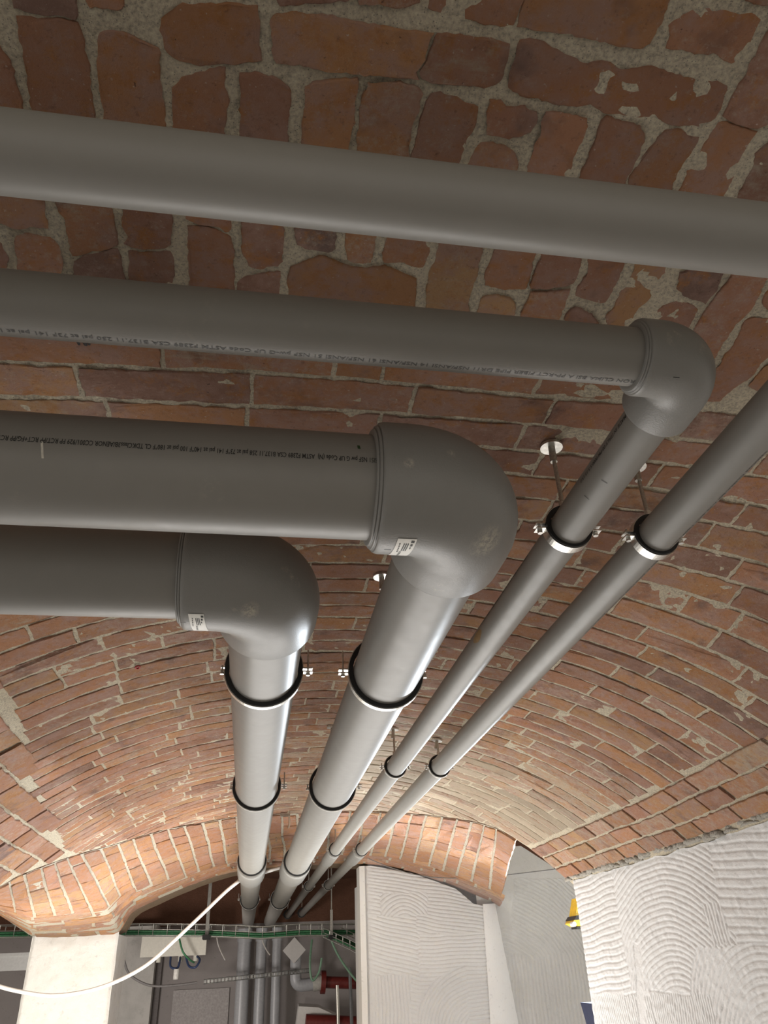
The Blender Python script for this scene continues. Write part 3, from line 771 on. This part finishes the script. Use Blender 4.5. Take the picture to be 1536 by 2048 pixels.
# run 3: third transverse pipe + big elbow + long pipe B
XB, YB, RB = .306, .93, .0800
run = empty('pipe_run', (XB, YB, ZB), label='thick grey pipe turning at the large centre elbow and running back second from left', cat='pipe', group=g)
pipe((-.72, YB, ZB), (XB-.1, YB, ZB), RB, run)
elbow(XB, YB, ZB, RB, .100, .158, .172, run)
pipe((XB, YB+.12, ZB), (XB, 12.0, ZB), RB, run)
sleeve(XB, ZB, RB, 5.50, 6.05, run)
lettering('ISI51 NSF pw G UP Code (N)  ASTM F2389 CSA B137.11 258 psi at 73\u00b0F 141 psi at 140\u00b0F 100 psi at 180\u00b0F CL TDKClass3B/AENOR CC001/929 PP RCT/PP RCT+FG/PP RCT EN ISO 15874', on_x(YB, ZB, RB, 184.5, .151), .55, .0074, M_INK, run)
b = MB(); patch_x(b, YB, ZB, RB+.0004, .121, .125, 166, 171, 4, .001); b.build('pen_mark', simple('green_ink', (.02, .05, .015), .6), run, label='small dark green pen mark')
b = MB(); patch_x(b, YB, ZB, RB+.0004, -.3015, -.2985, 186, 203, 8, .004); b.build('plaster_drip', simple('plaster_drip', (.55, .52, .45), .8, 0, .2, 90), run, label='thin pale plaster drip')
sticker(YB, ZB, .100, .185, .213, 258, 296, run, -.004)
dash_x(YB, ZB, .100, .170, 276, .010, run)
# run 4: fourth transverse pipe + elbow + long pipe A
XA, YA4, RA = .009, 1.245, .0800
run = empty('pipe_run', (XA, YA4, ZB), label='thick grey pipe turning at the lower left elbow and running back leftmost of all', cat='pipe', group=g)
pipe((-.72, YA4, ZB), (XA-.1, YA4, ZB), RA, run)
elbow(XA, YA4, ZB, RA, .100, .158, .165, run)
pipe((XA, YA4+.12, ZB), (XA, 12.0, ZB), RA, run)
sleeve(XA, ZB, RA, 5.48, 6.05, run)
sticker(YA4, ZB, .100, -.126, -.100, 248, 284, run, .006)
dash_x(YA4, ZB, .100, -.140, 262, .010, run)
# run 5: rightmost long pipe D
XD, ZD, RD = .756, .704, .0368
run = empty('pipe', (XD, 2, ZD), label='slim grey straight pipe running back along the right side, last of the four', cat='pipe', group=g)
pipe((XD, .2, ZD), (XD, 12.38, ZD), RD, run)
sleeve(XD, ZD, RD, 5.68, 6.15, run)
lettering('NIRON CLIMA BSI A PP-RCT FIBER DR11 NSF/ANSI 61 ASTM F2389 CSA B137.11 MADE IN ITALY', on_y(XD, ZD, RD, 292, .84), .75, .0052, M_INK2, run)

# ------------------------------------------------------------------ pipe clamps
def clamp(X, Y, Z, r, ro, w, label, big, side=1, plate=True, ztop=None, dark=False):
    zc = Z+max(0, ro*.90-r-.002)*.8
    t = empty('pipe_clamp', (X, Y, zc), label=label, cat='clamp', group='steel pipe clamps holding the grey pipes')
    st = M_RUB if dark else M_STEEL
    bt = .0022 if big else .0018
    for a0, a1 in ((4, 176), (184, 356)):
        b = MB(); b.ring((X, Y, zc), ro-bt, ro, w, a0, a1, 56); b.build('band', st, t)
    b = MB(); rin = max(r+.0006, ro*.865) if big else r+.0005
    b.ring((X, Y-.001, zc), rin, ro-bt, w+.005, 0, 360, 56); b.build('rubber_lining', M_RUB, t)
    for s in (-1, 1):
        x0 = X+s*(ro-.002); L = .024 if big else .019
        for dz in (.0045, -.0045):
            b = MB(); a = sorted((x0, x0+s*L)); z = zc+dz
            if big and s == side or not big: b.box((a[0], Y-w/2, z-.0013), (a[1], Y+w/2, z+.0013))
            else: b.box((min(x0, x0+s*.009), Y-w/2*.7, z-.0013), (max(x0, x0+s*.009), Y+w/2*.7, z+.0013))
            b.build('ear', st, t)
        b = MB(); xs = x0+s*(L*.55 if (big and s == side or not big) else .006)
        if big and s == side: top = .052
        elif big: top = .010
        else: top = .014
        b.tube([(xs, Y, zc-.010), (xs, Y, zc+top)], .0022 if big else .0024, 8)
        b.tube([(xs, Y, zc-.0125), (xs, Y, zc-.0065)], .0052, 6, smooth=False); b.build('screw', st, t)
    zt = vz(X, Y) if ztop is None else ztop
    b = MB(); b.tube([(X, Y, zc+ro-.002), (X, Y, zc+ro+.012)], .0075, 6, smooth=False); b.build('nut', st, t)
    b = MB(); b.tube([(X, Y, zc+ro+.008), (X, Y, zt+.004)], .0042, 10); b.build('rod', M_ROD, t)
    if plate:
        b = MB(); n = vn(X, Y) if ztop is None else Vector((0, 0, -1)); p = Vector((X, Y, zt))
        b.tube([p+n*.004, p+n*.0105], .0225, 32, smooth=False); b.build('ceiling_plate', M_STEEL, t)
        b = MB(); b.tube([p+n*.0105, p+n*.045], .0072, 10); b.build('rod_socket', M_ROD, t)
    return t
clamp(XA, 1.748, ZB, RA, .0945, .018, 'large clamp on the leftmost pipe just behind its elbow', True, 1)
clamp(XB, 1.752, ZB, RB, .0945, .018, 'large clamp on the second pipe from left just behind its elbow', True, -1)
clamp(XC, 1.143, ZS, RC_, .0465, .020, 'bright small clamp nearest the camera on the third pipe', False)
clamp(XD, 1.180, ZD, RD, .0470, .020, 'bright small clamp nearest the camera on the rightmost pipe', False)
clamp(XA, 3.065, ZB, RA, .0945, .018, 'second large clamp along the leftmost pipe', True, 1)
clamp(XB, 3.085, ZB, RB, .0945, .018, 'second large clamp along the second pipe from left', True, 1)
clamp(XC, 3.063, ZS, RC_, .0465, .018, 'second small clamp along the third pipe', False)
clamp(XD, 3.120, ZD, RD, .0470, .018, 'second small clamp along the rightmost pipe', False)
def lz(x): return .868
clamp(XA, 5.33, ZB, RA, .0945, .018, 'third large clamp on the leftmost pipe in front of its coupling', True, 1, True, .845)
clamp(XB, 5.41, ZB, RB, .0945, .018, 'third large clamp on the second pipe in front of its coupling', True, 1, True, .855)
clamp(XC, 5.44, ZS, RC_, .0465, .018, 'third small clamp on the third pipe in front of its coupling', False, 1, True, .86)
clamp(XD, 5.58, ZD, RD, .0470, .018, 'third small clamp on the rightmost pipe in front of its coupling', False, 1, True, .83)
clamp(XA, 8.27, ZB, RA, .0945, .018, 'large clamp on the leftmost pipe past the far arch', True, -1, True, 1.24)
clamp(XB, 8.36, ZB, RB, .0945, .018, 'large clamp on the second pipe past the far arch', True, -1, True, 1.24)
clamp(XC, 7.95, ZS, RC_, .0465, .018, 'small clamp on the third pipe past the far arch', False, 1, True, 1.24)
clamp(XD, 8.05, ZD, RD, .0470, .018, 'small clamp on the rightmost pipe past the far arch', False, 1, True, 1.24)
clamp(XC, 12.1, ZS, RC_, .06, .03, 'black clamp at the far end of the third pipe', False, 1, False, 1.2, True)
clamp(XD, 12.1, ZD, RD, .06, .03, 'black clamp at the far end of the rightmost pipe', False, 1, False, 1.2, True)

# ------------------------------------------------------------------ small things hanging in front of the far arch
def tube_thing(name, pts, r, mat, label, cat, group=None, seg=10):
    b = MB(); b.tube(pts, r, seg); return tag(b.build(name, mat), label, cat, group)
def smooth_path(P, n=6):
    P = [Vector(p) for p in P]; out = []
    for i in range(len(P)-1):
        p0, p1, p2, p3 = P[max(i-1, 0)], P[i], P[i+1], P[min(i+2, len(P)-1)]
        for k in range(n):
            t = k/n; out.append(.5*((2*p1)+(p2-p0)*t+(2*p0-5*p1+4*p2-p3)*t*t+(3*p1-p0-3*p2+p3)*t**3))
    out.append(P[-1]); return out
CP = [(.29, 6.6, .722), (.215, 6.55, .705), (.13, 6.55, .682), (.075, 6.9, .704), (0, 7.0, .7165), (-.07, 6.9, .685), (-.0845, 6.6, .626), (-.078, 6.2, .588), (-.174, 6.2, .515), (-.339, 6.2, .365), (-.498, 6.2, .224), (-.652, 6.2, .095), (-.807, 6.2, .013), (-.963, 6.2, -.039), (-1.119, 6.2, -.066), (-1.277, 6.2, -.071), (-1.439, 6.2, -.047), (-1.604, 6.2, -.007), (-1.807, 6.2, .066), (-2.2, 6.2, .25)]
tube_thing('cable', smooth_path([p for p in CP]), .0125, simple('white_pvc', (.82, .81, .78), .35, 0, .03), 'thick white cable sagging across the white column', 'cable')
# clear plastic sheet hung in front of the pier
def clear_plastic():
    m, nt, b = nmat('clear_plastic_film'); b.inputs['Base Color'].default_value = (.86, .86, .88, 1); b.inputs['Roughness'].default_value = .45
    b.inputs['Alpha'].default_value = .16
    P = wpos(nt); nt.links.new(ramp(nt, noise(nt, P, 3, 3, .5), [(.3, .05), (.7, .10)]), b.inputs['Alpha']); return m
ST = [(.898, .732), (1.06, .668), (1.229, .615), (1.385, .588), (1.545, .576), (1.75, .577), (1.952, .584), (2.203, .604), (2.544, .632)]
def sh_pt(s, t):
    X = .898+(2.544-.898)*s; zt = lerp_tab(ST, X); Z = zt+(-.75-zt)*t
    return Vector((X, 6.3+.012*math.sin(X*9+Z*2)*t, Z))
so = empty('plastic_sheet', (1.7, 6.3, .6), label='clear plastic sheet sagging from a wire in front of the combed pier', cat='sheet')
o = grid_mesh('film', 40, 12, sh_pt, clear_plastic()); o.parent = so; o.matrix_parent_inverse = parent_inv(so)
b = MB(); b.tube([(x, 6.3, z+.002) for x, z in ST], .0032, 6); b.build('hem_wire', simple('grey_wire', (.16, .15, .14), .6), so)
# anchors and a hook fixed under the lunette
def anchor(x, y, z, label, hook=False):
    t = empty('ceiling_anchor', (x, y, z), label=label, cat='anchor', group='metal anchors left in the brick vault')
    b = MB(); b.box((x-.03, y-.012, z-.004), (x+.03, y+.012, z+.012)); b.build('bracket', M_ROD, t)
    b = MB(); b.tube([(x+.025, y, z), (x+.028, y, z-.05), (x+.022, y, z-.075)] if hook else [(x-.02, y, z), (x-.02, y, z-.03)], .006, 8); b.build('hook' if hook else 'bolt', M_STEEL, t)
anchor(.20, 5.02, .84, 'metal hook on the vault between the two thick pipes', True)
anchor(-.14, 5.7, .79, 'dark metal bolt on the vault left of the leftmost pipe')
anchor(.19, 5.7, .815, 'row of dark bolts on the vault right of the leftmost pipe')

# ------------------------------------------------------------------ cable tray across the far room
M_WIRE = simple('galvanised_wire', (.62, .62, .58), .35, .8, .15); M_GRN = simple('green_cable', (.05, .20, .09), .5, 0, .4, 90)
def tray(path, label, w=.20, h=.10, step=.133):
    P = [Vector(p) for p in path]; t = empty('cable_tray', P[0], label=label, cat='cable tray')
    side = []
    for i in range(len(P)):
        d = (P[min(i+1, len(P)-1)]-P[max(i-1, 0)]); d.z = 0; d.normalize(); side.append(Vector((-d.y, d.x, 0)))
    for off, dz in ((-w/2, h), (-w/2, h*.5), (-w/2, 0), (-w/6, 0), (w/6, 0), (w/2, 0), (w/2, h*.5), (w/2, h)):
        b = MB(); b.tube([p+s*off+Vector((0, 0, dz)) for p, s in zip(P, side)], .0042 if dz in (0, h) else .0035, 6); b.build('long_wire', M_WIRE, t)
    b = MB()
    for i in range(len(P)-1):
        a, c = P[i], P[i+1]; L = (c-a).length; n = max(1, int(round(L/step)))
        for k in range(n):
            p = a.lerp(c, k/n); s = side[i]
            b = MB(); b.tube([p-s*w/2+Vector((0, 0, h)), p-s*w/2, p+s*w/2, p+s*w/2+Vector((0, 0, h))], .0042, 5); b.build('cross_wire', M_WIRE, t)
    r = random.Random(4)
    return t, P, side
TP = [(-3.0, 8.6, .40), (-2.3, 8.6, .385), (-1.5, 8.6, .37), (-1.03, 8.6, .358), (-.36, 8.58, .330), (.15, 8.54, .292), (.5, 8.57, .305), (.84, 8.6, .298), (1.4, 8.6, .285), (2.2, 8.6, .27)]
t, P, side = tray(TP, 'wire mesh cable tray with green cables spanning behind the column')
for q, (off, dz) in enumerate(((-.085, .012), (-.06, .02), (-.03, .012), (.0, .018), (.03, .012), (.06, .014), (-.075, .034), (-.04, .036), (.02, .034))):
    pts = smooth_path([p+s*(off+.012*n3(i*1.3, q, 0))+Vector((0, 0, dz+.008*n3(i, q*2, 4))) for i, (p, s) in enumerate(zip(P, side))], 4)
    tube_thing('cable', pts, .012, M_GRN if q != 4 else simple('grey_cable', (.35, .36, .34), .5), 'green cable lying along the main wire tray' if q != 4 else 'single grey cable among green ones in the main tray', 'cable', 'cables in the main tray' if q != 4 else None, 8)
t2, P2, side2 = tray([(.84, 8.55, .285), (1.05, 8.1, .16), (1.25, 7.75, .02), (1.5, 7.5, -.1)], 'short wire mesh tray branching down to the right behind the pier', .2, .08)
for q, off in enumerate((-.06, -.03, 0, .03, .06)):
    tube_thing('cable', smooth_path([p+s*off+Vector((0, 0, .012)) for p, s in zip(P2, side2)], 4), .012, M_GRN, 'green cable lying in the branching tray', 'cable', 'cables in the branching tray', 8)
def hanger(x, y, z0, z1, mat, label, w=.016):
    t = empty('tray_hanger', (x, y, z0), label=label, cat='hanger')
    b = MB(); b.box((x-w, y-.008, z0), (x+w, y+.008, z1)); b.build('strut', mat, t)
    b = MB(); b.box((x-.034, y-.12, z0-.03), (x+.034, y+.1, z0+.005)); b.build('foot', M_RUB, t)
hanger(-.385, 8.46, .33, 1.2, simple('grey_strut', (.30, .29, .27), .5, .6), 'grey strut holding the wire tray left of the leftmost pipe')
hanger(.826, 8.46, .29, .52, M_STEEL, 'bright steel strut holding the wire tray at its right branch', .013)
tube_thing('rod', [(.83, 8.5, .5), (.83, 8.5, 1.22)], .006, M_ROD, 'thin rod rising from the bright steel tray strut', 'rod')

# ------------------------------------------------------------------ things on and before the back wall (about 12 m away)
k = 12.0/9.6
def B(x, z, y=12.0): return (x*y/9.6, y, z*y/9.6)
M_BOX = simple('beige_plastic', (.62, .60, .52), .5, 0, .05)
jb = empty('junction_box', B(-.77, .3, 11.6), label='beige junction box under the wire tray beside the column', cat='box')
x0, x1, z0, z1 = -1.10*k*.967, -.437*k*.967, .20*k*.967, .385*k*.967
b = MB(); b.box((x0, 11.5, z0), (x1, 11.72, z1)); b.build('body', M_BOX, jb)
b = MB(); b.box((x0-.01, 11.47, z0-.008), (x1+.01, 11.50, z1+.008)); b.build('lid', M_BOX, jb)
for gx in (-.93, -.70, -.54):
    b = MB(); b.tube([(gx*1.2, 11.6, z0-.07), (gx*1.2, 11.6, z0+.01)], .03, 12); b.build('cable_gland', M_BOX, jb)
M_BLU = simple('blue_cable', (.03, .05, .12), .5)
tube_thing('cable', smooth_path([B(-.80, .19, 11.6), B(-.79, .10, 11.5), B(-.72, .085, 11.45), B(-.70, .15, 11.5), B(-.70, .19, 11.6)]), .014, M_BLU, 'dark blue cable loop under the left of the junction box', 'cable')
tube_thing('cable', smooth_path([B(-.64, .19, 11.6), B(-.60, .10, 11.5), B(-.53, .085, 11.45), B(-.49, .15, 11.5), B(-.53, .19, 11.6)]), .014, M_BLU, 'dark blue cable loop under the right of the junction box', 'cable')
tube_thing('cable', smooth_path([B(-.74, .40, 11.3), B(-.68, .24, 11.25), B(-.60, .16, 11.3), B(-.55, .13, 11.4)]), .012, M_GRN, 'green cable crossing the front of the junction box', 'cable')
tube_thing('connector', [B(-.725, .075, 11.4), B(-.725, -.02, 11.4)], .035, simple('white_plastic', (.7, .68, .63), .5), 'white plug hanging under the junction box', 'plug')
M_DUCT = simple('grey_duct', (.34, .345, .36), .35, 0, .08)
for x, r, l in ((-.022, .078, 'grey vertical pipe dropping down the far wall, left of three'), (.165, .062, 'grey vertical pipe dropping down the far wall, middle of three'), (.335, .055, 'grey vertical pipe dropping down the far wall, right of three')):
    xx = x*12/9.6
    t = empty('drop_pipe', (xx, 12.0, -1.55), label=l, cat='pipe')
    b = MB(); b.tube([(xx, 12.05, -1.55), (xx, 12.05, .53)], r*1.15, 24); b.build('pipe', M_DUCT, t)
    b = MB(); b.tube([(xx, 12.05, .38), (xx, 12.05, .54)], r*1.32, 24); b.build('socket', M_DUCT, t)
b = MB(); pa = B(-.43, -.052, 11.6); pb = B(.70, .008, 11.6); n = 30
for i in range(n):
    if i % 2 == 0 or True:
        a = Vector(pa).lerp(Vector(pb), i/n); c = Vector(pa).lerp(Vector(pb), (i+.62)/n)
        b.add([(a.x, a.y, a.z-.022), (c.x, c.y, c.z-.022), (c.x, c.y, c.z+.022), (a.x, a.y, a.z+.022), (a.x, a.y+.02, a.z-.022), (c.x, c.y+.02, c.z-.022), (c.x, c.y+.02, c.z+.022), (a.x, a.y+.02, a.z+.022)], [(0, 1, 2, 3), (4, 7, 6, 5), (0, 4, 5, 1), (1, 5, 6, 2), (2, 6, 7, 3), (3, 7, 4, 0)], False)
for dz in (-.022, .022): b.tube([(pa[0], pa[1], pa[2]+dz), (pb[0], pb[1], pb[2]+dz)], .006, 6)
tag(b.build('mounting_rail', simple('perforated_steel', (.22, .22, .21), .3, .6, .4, 9)), 'perforated steel mounting rail crossing before the vertical pipes', 'rail')
c = B(.525, .205, 11.7); s = .155
b = MB(); b.add([(c[0], c[1], c[2]-s), (c[0]+s, c[1], c[2]), (c[0], c[1], c[2]+s), (c[0]-s, c[1], c[2]), (c[0], c[1]+.012, c[2]-s), (c[0]+s, c[1]+.012, c[2]), (c[0], c[1]+.012, c[2]+s), (c[0]-s, c[1]+.012, c[2])], [(0, 1, 2, 3), (4, 7, 6, 5), (0, 4, 5, 1), (1, 5, 6, 2), (2, 6, 7, 3), (3, 7, 4, 0)], False)
tag(b.build('sign', simple('grey_white_card', (.50, .48, .46), .6, 0, .03)), 'pale diamond shaped card hanging under the wire tray', 'sign')
rp = empty('red_pipe', B(.85, -.1, 11.8), label='red fire pipe with a flange, upper of the two behind the pier', cat='pipe')
M_RED = simple('red_paint', (.14, .022, .018), .4, 0, .2)
b = MB(); b.tube([B(.83, -.105, 11.8), B(1.9, -.175, 11.8)], .07, 20); b.build('pipe', M_RED, rp)
b = MB(); b.tube([B(.82, -.105, 11.8), B(.87, -.108, 11.8)], .135, 20); b.build('flange', M_RED, rp)
b = MB(); b.tube(smooth_path([B(.545, .20, 11.8), B(.545, -.02, 11.8), B(.56, -.10, 11.8), B(.63, -.125, 11.8), B(.82, -.105, 11.8)]), .075, 16); b.build('grey_elbow_pipe', M_DUCT, rp, label='grey elbow piece joined to the red pipe')
b = MB(); b.tube([B(.73, -.12, 11.8), B(.83, -.106, 11.8)], .09, 16); b.build('coupling', simple('pale_coupling', (.45, .44, .40), .5), rp)
b = MB(); b.tube([B(.66, -.455, 11.6), B(1.9, -.56, 11.6)], .085, 20)
tag(b.build('red_pipe', M_RED), 'lower red pipe at the bottom edge beside the pier', 'pipe')
tube_thing('rod', [B(1.0, -.14, 11.5), B(1.015, -.8, 11.5)], .022, M_ROD, 'steel rod hanging from the red pipe, left of two', 'rod')
tube_thing('rod', [B(1.14, .02, 11.4), B(1.16, -.8, 11.4)], .022, simple('dark_rod', (.12, .12, .12), .5), 'dark rod beside the red pipe, right of two', 'rod')
b = MB(); q = [B(.585, -.315, 11.7), B(.80, -.335, 11.7), B(1.02, -.43, 11.7), B(.84, -.52, 11.7), B(.56, -.50, 11.7)]
b.add(q+[(p[0], p[1]+.15, p[2]+.03) for p in q], [(0, 1, 2, 3, 4), (9, 8, 7, 6, 5)]+[(i, i+5, (i+1) % 5+5, (i+1) % 5) for i in range(5)], False)
tag(b.build('carton', simple('white_carton', (.62, .60, .57), .6, 0, .05)), 'crumpled white carton lying over the lower red pipe', 'carton')
for nm, pts, r, l in (('cable', [B(.72, .30, 11.5), B(.70, .10, 11.4), B(.71, -.04, 11.4), B(.74, -.085, 11.4), B(.80, -.01, 11.4), B(.83, .12, 11.4)], .014, 'green cable looping down right of the diamond card'),
                      ('cable', [B(.93, .30, 11.2), B(1.0, .16, 11.2), B(1.1, .02, 11.2), B(1.25, -.14, 11.2), B(1.5, -.30, 11.2)], .014, 'green cable hanging down from the branching tray')):
    tube_thing(nm, smooth_path(pts), r, simple('pale_green_cable', (.17, .30, .20), .5), l, 'cable')
tube_thing('cable', smooth_path([B(-1.29, .20, 11.2), B(-1.22, .06, 11.2), B(-1.08, -.03, 11.2), B(-.93, -.07, 11.2), B(-.70, -.07, 11.2), B(-.5, -.055, 11.2)]), .014, simple('dark_grey_cable', (.16, .15, .145), .6), 'thin dark cable curving right of the white column', 'cable')
tube_thing('wire', smooth_path([B(-.33, .385, 8.68), B(-.31, .30, 8.7), B(-.27, .22, 8.72), B(-.22, .14, 8.75)], 4), .006, simple('pale_wire', (.5, .47, .45), .5), 'short pale wire end hanging under the tray, left of the vertical pipes', 'wire')
tube_thing('wire', smooth_path([B(.16, .36, 8.62), B(.18, .29, 8.66), B(.22, .22, 8.7), B(.26, .17, 8.72)], 4), .006, simple('pale_wire', (.5, .47, .45), .5), 'short pale wire end hanging under the tray, in front of the vertical pipes', 'wire')
b = MB(); b.box((-3.2, 10.8, .14), (-1.7, 10.95, .30)); b.box((-3.2, 10.78, .29), (-1.7, 10.97, .32))
tag(b.build('cable_duct', simple('pale_duct', (.56, .56, .54), .5, 0, .06)), 'pale trunking under the tray left of the white column', 'trunking')
# yellow tool and dark blue edge beside the right wall
t = empty('power_tool', (1.80, 4.5, .19), label='yellow and black tool peeping out from behind the right white wall', cat='tool')
M_YEL = simple('yellow_plastic', (.72, .46, .02), .4)
def Yp(px, pz, y=4.5): return (px*y/5, y, pz*y/5)
def slab(q, y0, y1, mat, name, par):
    n = len(q); b = MB(); a = [(x, y0, z) for x, z in q]; c = [(x, y1, z) for x, z in q]
    b.add(a+c, [tuple(range(n)), tuple(range(2*n-1, n-1, -1))]+[(i, n+i, n+(i+1) % n, (i+1) % n) for i in range(n)], False); return b.build(name, mat, par)
e = .9
slab([(1.985*e, .225*e), (2.02*e, .325*e), (2.2*e, .36*e), (2.2*e, .235*e)], 4.45, 4.55, M_YEL, 'housing', t)
slab([(1.965*e, .205*e), (1.985*e, .228*e), (2.2*e, .25*e), (2.2*e, .225*e), (1.99*e, .205*e)], 4.43, 4.57, M_RUB, 'grip', t)
slab([(1.955*e, .190*e), (1.97*e, .207*e), (2.2*e, .228*e), (2.2*e, .17*e), (1.99*e, .172*e)], 4.44, 4.56, M_YEL, 'base', t)
b = MB(); b.tube([(1.957*e, 4.46, .182*e), (1.957*e, 4.42, .182*e)], .012, 12); b.build('cap', M_LAB, t)
b = MB(); b.box((1.985*e, 4.46, .158*e), (2.2*e, 4.54, .170*e)); b.build('battery', M_RUB, t)
b = MB(); b.tube([(1.93, 4.5, -1.55), (1.93, 4.5, .16)], .012, 10); b.build('stand', M_RUB, t)
b = MB(); q = [(2.022*e, -.225*e), (2.032*e, -.28*e), (2.045*e, -.36*e), (2.05*e, -1.72*e), (2.4*e, -1.72*e), (2.4*e, -.225*e)]
q = [(x*4.64/4.5, z*4.64/4.5) for x, z in q]
o = slab(q, 4.64, 4.8, simple('dark_blue_cloth', (.006, .010, .035), .9), 'jacket', None)
tag(o, 'dark blue cloth edge showing behind the right white wall', 'jacket')
